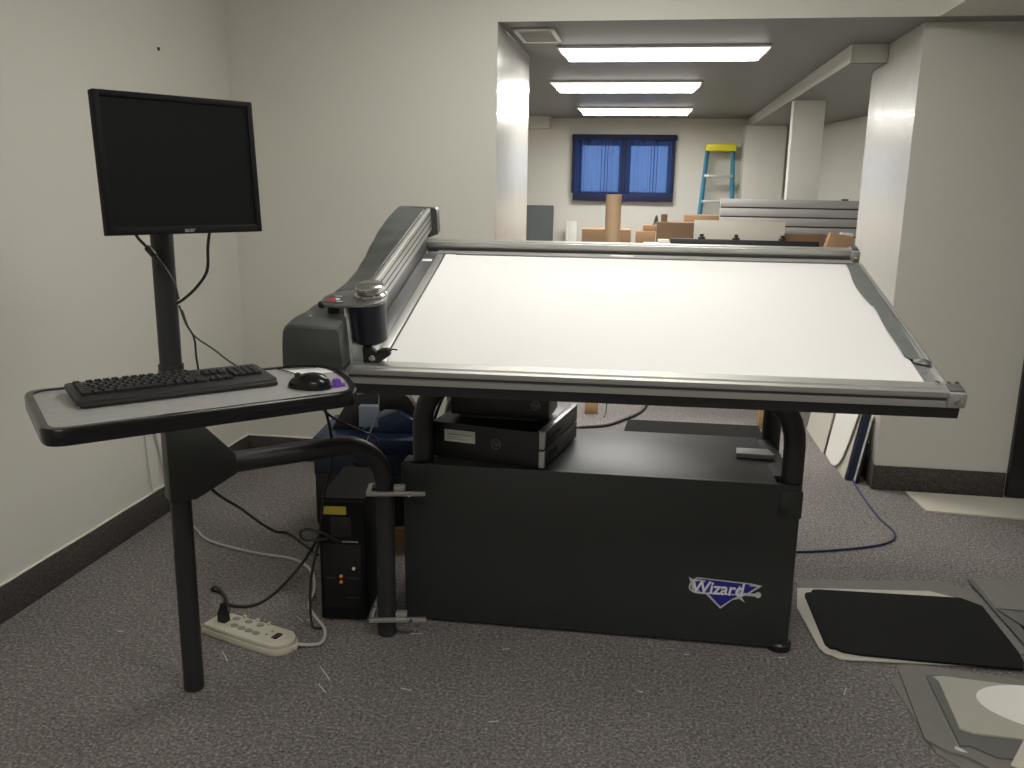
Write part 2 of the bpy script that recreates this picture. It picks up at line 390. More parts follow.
# front rail (extrusion with grooves)
def rail(x0, x1, y0, y1, h0, h1, flip=1):
    d = y1 - y0; t = h1 - h0
    pr = [(0, 0), (0, .36), (.012, .40), (.012, .56), (.004, .60), (.004, .68), (0, .74), (0, 1), (.22, 1), (.26, .86), (.36, .86), (.40, 1), (.80, 1), (.84, .90), (1, .90), (1, 0)]
    rings = []
    for x in (x0, x1):
        r = []
        for a, b in pr:
            yy = y0 + (a if a < .05 else a * d)
            r.append((x, yy if flip > 0 else y0 + y1 - yy, h0 + b * t))
        rings.append(r)
    return MB().loft(rings, TB)
P('front_rail', rail(-.86, .815, -.602, -.53, -.027, .018), 'alu', ang=25)
P('rail_gap_shade', MB().box((-.858, -.5965, -.0085), (.806, -.588, -.0015), TB), 'groove')  # dark strip laid in the front groove, painting its shade
P('back_rail', rail(-.86, .815, .545, .60, -.015, .040), 'alu', ang=25)
P('rail_gap_shade', MB().box((-.855, .5425, .001), (.80, .5455, .013), TB), 'groove')  # dark line painting the shade under the back rail
P('bed_band', MB().box((-.812, .507, -.001), (.80, .5425, .0055), TB, bev=.0015), 'bracket')
rr = MB().box((.821, -.53, -.02), (.834, .50, .006), TB, bev=.002)
P('side_rail', rr, 'alu')
P('side_rail', MB().box((-.86, -.53, -.02), (-.792, .50, .004), TB, bev=.003), 'alud')
P('rail_groove', MB().box((-.808, -.5, .0042), (-.780, .49, .007), TB, bev=.001), 'alu')
for (x0, x1, y0, y1, h0, h1) in ((.806, .855, -.608, -.545, -.027, .019), (.800, .834, .535, .604, -.016, .042), (-.893, -.86, -.612, -.54, -.032, .012)):
    cp = P('rail_end_cap', MB().box((x0, y0, h0), (x1, y1, h1), TB, bev=.006), 'bracket')
    P('screw', MB().cyl(((x0 + x1) / 2, y0 + .001, (h0 + h1) / 2), ((x0 + x1) / 2, y0 - .004, (h0 + h1) / 2), .009, bev=.001, Mx=TB), 'chrome', cp)
    P('cap_lip', MB().box((x0 + .003, y0 + .01, h1), (x1 - .006, y1 - .01, h1 + .005), TB, bev=.002), 'alud', cp)
for x in (.80, .83, .852): P('screw', MB().cyl((x - .01, -.55, .019), (x - .01, -.55, .025), .006, Mx=TB), 'chrome')
P('scale_strip', MB().box((-.12, .515, .005), (-.03, .530, .0063), TB), 'paper', label='small white strip on the back rail')
# crumpled grey liner along the right edge
def strip(u, vv):
    y = .49 - .85 * u
    xl = .774 - .017 * math.sin(min(u * 2, 1) * 2.6) + .0022 * math.sin(u * 15) + (.006 if u > .5 else 0) * (1 - u) * 2 - .006 * u
    xr = .820 - .016 * u * u
    x = xl + (xr - xl) * vv
    return (x, y + .008 * math.sin(vv * 5 + 2) * (u > .95), .0056 + .0012 * abs(math.sin(u * 14 + vv * 2)))
P('liner_strip', MB().grid(strip, 80, 8, TB), 'greytape', label='rumpled dark grey liner along the right edge')
P('liner_scrap', MB().grid(lambda u, w: (.775 + .045 * u + .01 * w, -.385 + .03 * w - .02 * u, .006 + .01 * math.sin(u * 3.1) * math.sin(w * 3)), 8, 6, TB), 'alud')
# curved charcoal cover of the gantry
def prof(y):
    tab = [(-.666, .170), (-.658, .177), (-.62, .179), (-.5, .163), (-.32, .141), (-.14, .124), (-.04, .121), (.06, .132), (.19, .154), (.30, .170), (.42, .176), (.56, .174), (.605, .170), (.625, .160)]
    for a, b in zip(tab, tab[1:]):
        if a[0] <= y <= b[0]:
            t = (y - a[0]) / (b[0] - a[0]); t = t * t * (3 - 2 * t) if abs(b[0] - a[0]) > .08 else t
            return a[1] + (b[1] - a[1]) * t
    return tab[-1][1]
rings = []
N = 44
yy = sorted([-.666, -.662, -.658, .5745, .5755] + [-.65 + (.625 + .65) * k / N for k in range(N + 1)])
for y in yy:
    hz = prof(y); fl = max(0, min(1, (-.35 - y) / .3))
    b = .045 if y > -.64 else .052
    xo = -.990 - .024 * fl; inner = -.863 if y > -.58 else -.852
    if y > .575: inner, b = -.820, .062
    hi_in = .168 if y < .60 else hz
    pts = [(xo - .012 * fl, y, b), (xo - .006 * fl, y, b + (hz - b) * .5)]
    for k in range(7):
        a = R(180 - 90 * k / 6); pts.append((xo + .024 + .024 * math.cos(a), y, hz - .024 + .024 * math.sin(a)))
    x1 = xo + .024
    for t in (.3, .65, 1): pts.append((x1 + (inner - .006 - x1) * t, y, hz + (hi_in - hz) * t * t))
    pts += [(inner, y, hi_in - .008), (inner, y, b)]
    rings.append(pts)
P('gantry_cover', MB().loft(rings, TB), 'cover', ang=42)
P('gantry_base', MB().box((-.985, -.655, -.03), (-.875, .60, .047), TB, bev=.01), 'cover')
# gantry rail bars
def bars():
    mb = MB()
    pr = [(-.862, .080), (-.862, .166), (-.859, .169), (-.849, .169), (-.845, .166), (-.8445, .152), (-.8545, .151), (-.8545, .147), (-.8445, .146), (-.8445, .128), (-.8545, .127), (-.8545, .123), (-.8445, .122), (-.8445, .104), (-.8545, .103), (-.8545, .099), (-.8445, .098), (-.8445, .080)]
    return mb.loft([[(x, y, h_) for x, h_ in pr] for y in (-.50, .574)], TB)
P('gantry_rail', bars(), 'alu', ang=25)
for gh in (.147, .123, .099): P('rail_gap_shade', MB().box((-.853, -.499, gh), (-.8442, .573, gh + .004), TB), 'groove')  # dark fillers paint the shade inside the gantry rail grooves
P('gantry_inner_panel', MB().box((-.872, -.50, .0), (-.862, .573, .08), TB, bev=.002), 'alud')
P('bed_reflection_strip', MB().box((-.861, -.50, .0045), (-.812, .49, .0065), TB, bev=.001), 'alud')  # dark colour stands in for the rail underside reflected in the bed
P('mark', MB().box((-.855, .40, .0066), (-.815, .425, .0072), TB), 'paper')
P('screw', MB().lathe([(0, .003), (.005, .002), (.006, 0)], TB @ T(-.935, .50, .172), 12), 'chrome')
P('screw', MB().lathe([(0, .003), (.004, .002), (.005, 0)], TB @ T(-.95, -.60, .180), 12), 'chrome')
# cutting head
hd = P('cutting_head', MB().lathe([(0, .068), (.046, .068), (.050, .072), (.053, .18), (.053, .192), (0, .192)], TB @ T(-.812, -.50, 0), 40), 'drum')
pl = [(-.812 + .060 * math.cos(R(a)), -.50 + .060 * math.sin(R(a))) for a in range(-95, 96, 10)]
pl += [(-.84, -.435), (-.90, -.455), (-.925, -.475), (-.938, -.50), (-.938, -.54), (-.92, -.565), (-.88, -.57)]
P('head_plate', MB().prism(pl, .193, .203, TB, bev=.002), 'alud', hd)
P('head_plate_edge', MB().prism([(x, y - .001) for x, y in pl], .197, .199, TB @ T(0, 0, 0)), 'chrome', hd)
P('control_label', MB().box((-.925, -.555, .2035), (-.868, -.50, .2045), TB), 'cover', hd)
P('control_print', MB().box((-.918, -.545, .2045), (-.895, -.533, .205), TB).box((-.915, -.528, .2045), (-.90, -.52, .205), TB), 'red', hd, label='red print on the control plate')
P('control_print', MB().box((-.890, -.545, .2045), (-.872, -.541, .205), TB).box((-.905, -.505, .2045), (-.885, -.502, .205), TB).box((-.897, -.53, .2045), (-.885, -.522, .205), TB), 'paper', hd, label='white print on the control plate')
kn = P('knob', MB().lathe([(0, .238), (.036, .238), (.041, .235), (.043, .228), (.041, .221), (.036, .219), (.036, .215), (.043, .213), (.047, .209), (.047, .2035), (0, .2035)], TB @ T(-.806, -.485, 0), 48), 'chrome', hd)
P('clamp_screw', MB().cyl((-.905, -.535, .192), (-.905, -.535, .13), .008, Mx=TB).cyl((-.905, -.535, .192), (-.905, -.535, .165), .017, bev=.003, Mx=TB).cyl((-.935, -.54, .183), (-.935, -.54, .20), .012, bev=.003, Mx=TB), 'black', hd)
P('back_plate', MB().box((-.868, -.555, .008), (-.861, -.44, .192), TB, bev=.001), 'clear', hd)
P('support_block', MB().box((-.862, -.54, .0), (-.80, -.46, .067), TB, bev=.006), 'clear', hd)
bh = P('blade_holder', MB().prism([(-.825, .012), (-.79, .004), (-.765, .028), (-.742, .045), (-.748, .062), (-.768, .060), (-.785, .052), (-.80, .066), (-.825, .064)], .535, .555, TB @ Matrix(((1, 0, 0, 0), (0, 0, -1, 0), (0, 1, 0, 0), (0, 0, 0, 1))), bev=.002), 'black', hd)
P('lever', MB().tube([(-.748, -.545, .052), (-.735, -.545, .06), (-.722, -.545, .058)], .0022, 8, Mx=TB), 'black', hd)
P('blade_screw', MB().cyl((-.797, -.554, .035), (-.797, -.562, .035), .010, bev=.002, Mx=TB), 'chrome', hd)
P('pressure_foot', MB().box((-.80, -.53, .004), (-.765, -.47, .012), TB, bev=.003), 'clear', hd)
# legs and cabinet
def u_frame(y, xl, xr, top, r=.20):
    pts = [(xl, y, .0), (xl, y, top - r)]
    for k in range(1, 9):
        a = R(180 - 90 * k / 8); pts.append((xl + r + r * math.cos(a), y, top - r + r * math.sin(a)))
    for k in range(0, 9):
        a = R(90 - 90 * k / 8); pts.append((xr - r + r * math.cos(a), y, top - r + r * math.sin(a)))
    pts.append((xr, y, 0)); return pts
P('leg_frame', MB().tube(u_frame(2.995, -.785, .525, .95), .037, 20, smooth=False), 'powder')
P('leg_frame', MB().tube(u_frame(3.545, -.785, .525, 1.10), .037, 20, smooth=False), 'powder')
for x in (-.45, .2):
    P('table_support', MB().prism([(2.95, .92), (3.58, 1.07), (3.58, 1.245), (2.95, 1.087)], x - .02, x + .02, Matrix(((0, 0, 1, 0), (1, 0, 0, 0), (0, 1, 0, 0), (0, 0, 0, 1)))), 'powder')
CB = T(-.14, 2.936, 0) @ RZ(.8)
P('front_panel', MB().box((-.70, 0, .012), (.692, .018, .62), CB, bev=.003), 'panel')
P('side_panel', MB().box((-.695, .02, .02), (-.68, .575, .60), CB), 'panel')
P('side_panel', MB().box((.672, .02, .02), (.687, .575, .60), CB), 'panel')
P('back_panel', MB().box((-.69, .56, .02), (.68, .575, .60), CB), 'panel')
P('cabinet_top', MB().box((-.60, .019, .600), (.615, .59, .617), CB, bev=.002).box((.61, .105, .600), (.672, .565, .6168), CB).box((-.672, .105, .600), (-.599, .565, .6168), CB), 'cabtop')
P('corner_collar', MB().box((.625, -.004, .50), (.700, .10, .60), CB, bev=.006), 'panel')
P('corner_collar', MB().box((-.708, -.004, .535), (-.62, .10, .62), CB, bev=.006), 'panel')
P('panel_slot', MB().box((.622, -.0045, .512), (.655, .002, .535), CB), 'black')
P('foot', MB().lathe([(0, 0), (.045, 0), (.045, .022), (.038, .03), (0, .03)], T(.525, 2.975, 0), 24), 'black')
P('foot', MB().lathe([(0, 0), (.045, 0), (.045, .022), (.038, .03), (0, .03)], T(-.785, 2.995, 0), 24), 'black')
P('foot', MB().lathe([(0, 0), (.045, 0), (.045, .022), (.038, .03), (0, .03)], T(.525, 3.545, 0), 24), 'black')
# emblem on the panel
EM = CB @ T(.463, -.0006, .212) @ RX(90)
def emblem():
    mb = MB()
    # local x right, y up, z towards viewer; outer silver shapes then blue fill
    shield = [(-.105, .048), (.105, .040), (.085, .022), (.120, .030), (.080, -.004), (.045, -.016), (-.012, -.062), (-.060, -.016), (-.115, .012), (-.128, .044)]
    mb.prism([(-.128, .047), (-.112, .038), (-.10, .047), (.092, .038), (.126, .032), (.09, .004), (.078, -.006), (.03, -.028), (-.012, -.066), (-.066, -.014), (-.11, -.012), (-.12, .02)], 0, .0006, EM, mi=0)
    mb.prism([(-.098, .043), (.088, .034), (.080, .028), (.110, .028), (.072, -.003), (.028, -.024), (-.012, -.058), (-.058, -.010), (-.108, -.004), (-.112, .022)], .0006, .001, EM, mi=1)
    # sword: guard, grip, pommel and point
    mb.box((.048, -.009, .001), (.116, .001, .0016), EM, mi=0)
    mb.lathe([(0, .0018), (.011, .0018), (.011, .001)], EM @ T(.114, -.003, 0), 16, mi=0)
    mb.prism([(.046, .026), (.052, .026), (.054, -.008), (.072, -.036), (.050, -.022), (.032, -.028), (.046, -.008)], .001, .0016, EM, mi=0)
    mb.box((-.060, -.0105, .001), (.045, -.0065, .0013), EM, mi=0)
    mb.tube([(-.070, .034, .0012), (-.098, .036, .0012), (-.120, .022, .0012), (-.122, .002, .0012), (-.104, -.010, .0012), (-.075, -.012, .0012), (-.05, -.010, .0012)], .0028, 6, Mx=EM, mi=0)
    mb.tube([(-.108, .028, .0012), (-.113, .014, .0012), (-.104, .0, .0012), (-.088, -.003, .0012)], .0024, 6, Mx=EM, mi=0)
    text_mb('Wizard', .066, EM @ T(-.028, .009, .0025) @ Matrix.Diagonal((.92, 1, 1, 1)), .0008, mb, 2, .15, .018)
    return mb
M['logotext'] = mat('logo_lettering', (.8, .8, .82), .45)
P('emblem', emblem(), ['logowhite', 'logoblue', 'logotext'], label='blue and silver emblem lettered Wizard')
# big white mat board on the bed
single('mat_board', MB().prism([(-.775, -.51), (.772, -.51), (.772, .495), (-.735, .495), (-.735, .503), (-.775, .503)], -.0015, .0025, TB), 'matwhite',
       'large white mat board lying on the bed of the cutting table', 'mat board', (-.012, 3.004, 1.204))

# ------------------------------------------------------------------ workstation arm, pole, tray
PX, PY = -1.386, 2.36
ad = V((.746, .665, 0)).normalized(); ca = math.degrees(math.atan2(ad.y, ad.x))
st = thing('workstation_stand', 'black pole stand with swing arm clamped to the cutting table and a grey tray', 'stand', T(PX, PY, 0))
S = lambda n, mb, m, p=st, **k: obj(n, mb, m, p, **k)
S('pole', MB().cyl((PX, PY, 0), (PX, PY, 1.66), .0315, bev=.004, n=32), 'powder')
px2 = V((-.878, 2.816, 0)); L = (px2 - V((PX, PY, 0))).length
pts = [V((PX, PY, .738)) + ad * .05, V((PX, PY, .738)) + ad * (L - .17)]
for k in range(1, 10):
    a = R(90 - 90 * k / 9); pts.append(V((PX, PY, .738 - .17)) + ad * (L - .17 + .17 * math.cos(a)) + V((0, 0, .17 * math.sin(a))))
pts.append(V((px2.x, px2.y, .0)))
S('arm', MB().tube(pts, .0335, 24, smooth=False), 'powder')
AF = T(PX, PY, 0) @ RZ(ca) @ Matrix(((1, 0, 0, 0), (0, 0, -1, 0), (0, 1, 0, 0), (0, 0, 0, 1)))
S('gusset_plate', MB().prism([(-.037, .650), (.04, .650), (.165, .712), (.165, .775), (.055, .90), (-.037, .90)], -.040, .040, AF, bev=.003), 'panel')
for z in (.553, .075):
    cl = S('clamp', MB().box((-.06, -.052, z - .008), (.145, -.036, z + .008), T(-.878, 2.816, 0) @ RZ(12), bev=.003).box((-.06, .036, z - .008), (.0, .050, z + .008), T(-.878, 2.816, 0) @ RZ(12), bev=.003).box((-.06, -.05, z - .008), (-.044, .05, z + .008), T(-.878, 2.816, 0) @ RZ(12), bev=.003), 'bracket')
    S('clamp_bolt', MB().cyl((.09, -.053, z), (.09, -.060, z), .007, Mx=T(-.878, 2.816, 0) @ RZ(12)), 'chrome', cl)
    S('clamp_block', MB().box((.035, -.050, z + .006), (.075, -.02, z + .028), T(-.878, 2.816, 0) @ RZ(12), bev=.003), 'bracket', cl)
# tray: u along its width, v away from the viewer
TU, TV = V((.731, .682)), V((-.682, .731))
def tray_poly(off):
    # outline (u, v) about (.545, 2.125), corner by corner, rounder at the right
    c_ = [((.172, 1.915), .05), ((.862, 1.925), .055), ((.922, 2.11), .10), ((.915, 2.302), .10), ((.178, 2.335), .06)]
    n = len(c_); out = []
    P0 = []
    for i in range(n):
        a = V(c_[i - 1][0]); b = V(c_[i][0]); c2 = V(c_[(i + 1) % n][0])
        d1 = (b - a).normalized(); d2 = (c2 - b).normalized()
        n1 = V((d1.y, -d1.x)); n2 = V((d2.y, -d2.x)); m = (n1 + n2).normalized(); k = 1 / max(m.dot(n1), .3)
        P0.append((b + m * off * k, max(c_[i][1] + off * .8, .01)))
    for i in range(n):
        a = P0[i - 1][0]; b, rr_ = P0[i]; c2 = P0[(i + 1) % n][0]
        p = b + (a - b).normalized() * rr_; q = b + (c2 - b).normalized() * rr_
        for k in range(9):
            t = k / 8; out.append(tuple(p * (1 - t) ** 2 + b * 2 * t * (1 - t) + q * t * t))
    return [(x - .545, y - 2.125) for x, y in out]
def uv(u, v_): q = TU * u + TV * v_; return q
tc = uv(.545, 2.125); TR = T(tc.x, tc.y, 0) @ RZ(43)
S('tray_top', MB().prism(tray_poly(-.0165), 1.072, 1.103, TR), 'lam')
def ring_edge():
    o = tray_poly(0); i = tray_poly(-.0175)
    rings = []
    for (a, b) in zip(o, i):
        ox, oy = a; ix, iy = b; mx, my = ix + (ox - ix) * .82, iy + (oy - iy) * .82
        rings.append([(ix, iy, 1.070), (mx, my, 1.070), (ox, oy, 1.075), (ox, oy, 1.102), (mx, my, 1.107), (ix, iy, 1.107)])
    rings.append(rings[0]); return MB().loft(rings, TR, caps=False)
S('tray_edge', ring_edge(), 'tmold')
S('tray_bracket', MB().box((-.03, 0, 1.048), (.03, .40, 1.0695), T(tc.x, tc.y, 0) @ RZ(43 - 5), bev=.002), 'powder')
S('tray_bracket', MB().cyl((PX, PY, 1.035), (PX, PY, 1.069), .036), 'powder')
S('monitor_arm', MB().box((-.02, -.02, 1.61), (.25, .02, 1.65), T(PX, PY, 0) @ RZ(-46), bev=.004), 'powder')

# monitor
MM = T(-1.197, 2.164, 1.6385) @ RZ(55.5) @ RX(-4) @ Matrix.Diagonal((.983, 1, 1.002, 1))
mo = thing('monitor', 'black flat computer monitor turned off, on the pole above the keyboard tray', 'monitor', MM)
obj('monitor_back', MB().box((-.20, .024, -.155), (.20, .042, .155), MM, bev=.012).box((-.12, .042, -.10), (.12, .075, .10), MM, bev=.015), 'bezel', mo)
fr = MB().box((-.215, -.004, -.1725), (-.198, .024, .1725), MM, bev=.003).box((.198, -.004, -.1725), (.215, .024, .1725), MM, bev=.003).box((-.2, -.004, .157), (.2, .024, .1725), MM, bev=.003).box((-.2, -.004, -.1725), (.2, .024, -.152), MM, bev=.003)
bz = obj('bezel', fr, 'bezel', mo)
obj('screen', MB().box((-.2, .001, -.155), (.2, .02, .16), MM), 'screen', mo)
obj('brand_lettering', text_mb('acer', .017, MM @ T(0, -.0045, -.163) @ RX(90), .0005), 'silverbit', bz, label='small silver lettering acer')
for k in range(6): obj('button', MB().box((.10 + k * .015, -.0052, -.166), (.107 + k * .015, -.003, -.163), MM), 'key', bz)

# keyboard
KM = T(-1.128, 1.93, 1.1045) @ RZ(44.5) @ RX(3.2)
kb = thing('keyboard', 'black full size computer keyboard on the grey tray', 'keyboard', KM)
body = MB().prism(rounded(.462, .172, [.018, .018, .012, .012]), .001, .017, KM @ T(0, 0, .004), bev=.005)
body.prism(rounded(.455, .03, .01, cy=-.080), .0, .011, KM @ T(0, 0, .005), bev=.004)
obj('case', body, 'black', kb)
obj('foot', MB().box((-.2, .06, -.006), (-.17, .08, .006), KM), 'black', kb)
obj('foot', MB().box((.17, .06, -.006), (.2, .08, .006), KM), 'black', kb)
pitch = .0188
def key_mesh(w):
    mb = MB(); a, b = w / 2 - .0012, .0082
    mb.loft([[(-a, -b, 0), (a, -b, 0), (a, b, 0), (-a, b, 0)], [(-a + .0012, -b + .001, .006), (a - .0012, -b + .001, .006), (a - .0012, b - .002, .0066), (-a + .0012, b - .002, .0066)], [(-a + .0022, -b + .0022, .0072), (a - .0022, -b + .0022, .0072), (a - .0022, b - .003, .0078), (-a + .0022, b - .003, .0078)]])
    mb.box((-a + .004, .0005, .0074), (-a + .0075, .0036, .0082), mi=1)
    me = bpy.data.meshes.new('key'); mb.bm.to_mesh(me); mb.bm.free(); me.materials.append(M['key']); me.materials.append(M['legend']); return me
kcache = {}
def key(x, y, w=pitch, hgt=1):
    k = round(w, 4)
    if k not in kcache: kcache[k] = key_mesh(w)
    o = bpy.data.objects.new('key', kcache[k]); COL.objects.link(o); o.parent = kb
    o.matrix_local = T(x, y, .0205) @ Matrix.Diagonal((1, hgt, 1, 1))
x0 = -.216; yr = .061
for k in range(13): key(x0 + pitch * (.5 + k + (.5 if k > 0 else 0) + (.35 if k > 4 else 0) + (.35 if k > 8 else 0)), yr, hgt=.8)
rows = [[1] * 13 + [2], [1.5] + [1] * 12 + [1.5], [1.8] + [1] * 11 + [2.2], [2.3] + [1] * 10 + [2.7], [1.4, 1.2, 1.3, 5.9, 1.3, 1.2, 1.3, 1.4]]
for j, rw in enumerate(rows):
    x = x0; y = yr - .024 - j * .0188
    for w in rw: key(x + w * pitch / 2, y, w * pitch); x += w * pitch
nx = x0 + 15 * pitch + .008
for j in (0, 1):
    for k in range(3): key(nx + pitch * (k + .5), yr - .024 - j * .0188)
for k in range(3): key(nx + pitch * (k + .5), yr - .024 - 4 * .0188)
key(nx + pitch * 1.5, yr - .024 - 3 * .0188)
nx2 = nx + 3 * pitch + .008
for j in range(4):
    for k in range(4): key(nx2 + pitch * (k + .5) * .94, yr - .024 - j * .0188)
# keyboard cord rising to the pole
obj('cord', MB().tube([(-1.05, 2.12, 1.122), (-1.10, 2.155, 1.133), (-1.16, 2.20, 1.15), (-1.268, 2.28, 1.18), (-1.31, 2.31, 1.24)], .0022, 8), 'cord', kb)

# mouse
MO = T(-.818, 2.018, 1.1035) @ RZ(86)
ms = thing('mouse', 'black optical mouse at the right end of the tray', 'mouse', MO)
def mshape(u, v_):
    a = u * math.pi * 2; ph = v_ * math.pi / 2
    y = math.sin(a) * math.cos(ph); x = math.cos(a) * math.cos(ph); z = math.sin(ph)
    wx = .033 - .005 * y * 1.0 + .002 * math.cos(2 * a)
    return (x * wx, y * .056, z ** .8 * .036 * (1 - .22 * y) if z > 0 else 0)
mb = MB().grid(mshape, 36, 10, MO @ T(0, 0, .002)); mb.prism([(.034 * math.cos(R(a)) - .0045 * math.sin(R(a)) * math.cos(R(a)), .057 * math.sin(R(a))) for a in range(0, 360, 12)], 0, .005, MO)
obj('mouse_body', mb, 'tmold', ms, ang=60)
obj('scroll_wheel', MB().cyl((-.004, .03, .029), (.004, .03, .029), .0075, Mx=MO), 'cord', ms)
obj('cord', MB().tube([(-.868, 2.022, 1.112), (-.885, 2.08, 1.108), (-.905, 2.14, 1.107), (-.945, 2.175, 1.107), (-.99, 2.20, 1.107)], .0017, 8), 'cord', ms)
single('pencil_cap', MB().lathe([(0, 0), (.013, 0), (.013, .012), (.009, .02), (0, .022)], T(-.757, 2.045, 1.1035), 6).box((-.012, -.008, 0), (.02, .006, .01), T(-.757, 2.045, 1.1035) @ RZ(30), bev=.002), 'purple',
       'small purple plastic piece beside the mouse', 'plastic piece', (-.762, 2.055, 1.104))
nt_ = single('glint_sheet', MB().prism([(-.05, -.035), (.06, -.04), (.055, .035), (-.045, .04)], 1.1033, 1.1042, T(-.895, 2.195, 0) @ RZ(43)), 'paper',
       'small white sheet standing for glints behind the mouse on the tray', 'paper', (-.895, 2.195, 1.104))  # matt white patch painting the scattered glints on the tray

# ------------------------------------------------------------------ cords around the stand
def cord(pts, r, m, label, group=None, k=8, cat='cable', name='cable'):
    return single(name, MB().tube(pts, r, 10, k=k), m, label, cat, pts[0], group)
cord([(-1.43, 2.29, 1.50), (-1.425, 2.295, 1.45), (-1.395, 2.298, 1.415), (-1.365, 2.302, 1.38), (-1.33, 2.308, 1.32), (-1.318, 2.308, 1.27)], .0042, 'cord', 'left black monitor cable hanging from the screen to the pole')
single('ferrite_bead', MB().cyl((-1.398, 2.298, 1.418), (-1.376, 2.300, 1.392), .0095, bev=.003), 'black', 'small black bead on the left monitor cable', 'cable bead', (-1.387, 2.299, 1.40))
cord([(-1.17, 2.245, 1.50), (-1.19, 2.255, 1.43), (-1.205, 2.27, 1.36), (-1.25, 2.29, 1.31), (-1.295, 2.30, 1.275), (-1.325, 2.31, 1.258)], .0042, 'cord', 'right black monitor cable curving back to the pole')
cord([(-1.33, 2.33, 1.25), (-1.31, 2.325, 1.20), (-1.285, 2.32, 1.16), (-1.287, 2.33, 1.10), (-1.30, 2.36, 1.03), (-1.33, 2.39, .9)], .003, 'cord', 'thin black cable running down the pole behind the keyboard')
cord([(-1.40, 2.46, .72), (-1.455, 2.7, .544), (-1.517, 3.0, .368), (-1.573, 3.3, .18), (-1.625, 3.55, .04), (-1.60, 3.62, .007), (-1.47, 3.505, .006), (-1.373, 3.412, .006)], .0055, 'cord', 'black cable sagging from the gusset plate to the floor')
cord([(-1.445, 2.725, .075), (-1.475, 2.76, .12), (-1.56, 2.86, .10), (-1.655, 3.00, .012), (-1.60, 2.985, .007), (-1.532, 2.904, .007), (-1.442, 2.92, .007), (-1.405, 3.04, .007), (-1.36, 3.22, .06), (-1.27, 3.2, .20), (-1.17, 3.15, .30)], .006, 'cord', 'thick black power cord from the power strip plug to the tower')
cord([(-2.289, 3.68, .60), (-2.288, 3.72, .40), (-2.283, 3.76, .22), (-2.255, 3.78, .06), (-2.20, 3.74, .008), (-2.03, 3.576, .006), (-1.907, 3.467, .006), (-1.677, 3.387, .006), (-1.46, 3.35, .006), (-1.34, 3.25, .006), (-1.262, 3.088, .006), (-1.235, 2.962, .006), (-1.18, 2.88, .006), (-1.104, 2.785, .006), (-1.085, 2.69, .008), (-1.15, 2.655, .016), (-1.175, 2.665, .02)], .006, 'whitecord', 'long white extension cord from the wall to the power strip')
cord([(-2.291, 3.62, .60), (-2.291, 3.63, .45), (-2.291, 3.64, .30), (-2.285, 3.65, .147)], .0025, 'whitecord', 'thin white cable down the left wall behind the tray')
cord([(-.99, 2.42, 1.06), (-1.01, 2.62, .88), (-1.03, 2.72, .70), (-1.10, 2.80, .50), (-1.13, 2.83, .35), (-1.165, 2.82, .18), (-1.16, 2.80, .02), (-1.12, 2.79, .008)], .005, 'cord', 'black cable dropping straight from the tray in front of the tower')
cord([(-1.0, 2.36, 1.06), (-1.0, 2.60, .88), (-.96, 2.75, .79), (-.95, 2.95, .70), (-1.0, 3.1, .60)], .004, 'cord', 'black cable running from the tray toward the blue case')
cord([(-1.10, 2.83, .345), (-1.17, 2.80, .345), (-1.19, 2.80, .37), (-1.165, 2.80, .388), (-1.11, 2.815, .37), (-1.06, 2.84, .33)], .005, 'cord', 'small black cable loop beside the tower')
cord([(-.975, 3.05, .03), (-.93, 2.98, .012), (-.88, 2.93, .008), (-.82, 2.905, .006)], .005, 'cord', 'short black cable on the floor between tower and clamp pipe')
cord([(-1.12, 3.4, .86), (-1.075, 3.36, .80), (-1.06, 3.34, .72), (-1.09, 3.33, .62), (-1.11, 3.33, .57)], .0028, 'whitecord', 'thin pale cord hanging in front of the blue case handle')
cord([(-.84, 3.12, .42), (-.84, 3.10, .33), (-.855, 3.08, .27), (-.83, 3.08, .22), (-.85, 3.08, .16), (-.83, 3.07, .10), (-.85, 3.08, .05), (-.86, 3.1, .006)], .006, 'cord', 'wavy black cable bundle beside the cabinet end')
cord([(-.76, 3.05, .64), (-.775, 3.12, .72), (-.74, 3.12, .82), (-.69, 3.1, .90), (-.62, 3.12, .96)], .006, 'cord', 'black cable rising behind the two flat computers')
cord([(-.735, 3.14, .63), (-.745, 3.18, .74), (-.71, 3.18, .84), (-.65, 3.18, .92)], .005, 'whitecord', 'grey cable rising behind the two flat computers')

# power strip
PM = T(-1.340, 2.688, 0) @ RZ(-17.5)
ps = thing('power_strip', 'ivory power strip with a rounded end on the carpet', 'power strip', PM)
out = [(-.19, -.055), (-.19, .035), (-.15, .062), (.03, .062)] + [(.12 + .068 * math.cos(R(a)), .066 * math.sin(R(a))) for a in range(75, -80, -15)] + [(.03, -.066), (-.10, -.062)]
obj('strip_body', MB().prism(out, .0, .022, PM, bev=.003).prism([(x * .97, y * .93) for x, y in out], .022, .040, PM, bev=.006), 'strip', ps)
for x, y in ((-.10, .030), (-.045, .034), (.01, .034), (-.07, -.012), (-.035, -.014), (0, -.016), (.035, -.018)):
    s_ = obj('outlet', MB().lathe([(0, .0425), (.014, .0425), (.016, .040)], PM @ T(x, y, 0) @ Matrix.Diagonal((1, .8, 1, 1)), 20), 'socket', ps)
for x, y in ((-.085, .052), (-.025, .054), (.03, .05)):
    obj('safety_cover', MB().box((x, y - .008, .04), (x + .012, y + .004, .050), PM, bev=.002), 'strip', ps)
obj('switch', MB().box((.105, -.02, .039), (.128, .018, .045), PM, bev=.003), 'black', ps)
obj('indicator_light', MB().box((.075, .015, .039), (.082, .024, .042), PM).box((.072, -.012, .039), (.078, -.004, .042), PM), 'socket', ps)
obj('cord_grip', MB().cyl((.183, 0, .018), (.20, .002, .015), .009, Mx=PM), 'strip', ps)
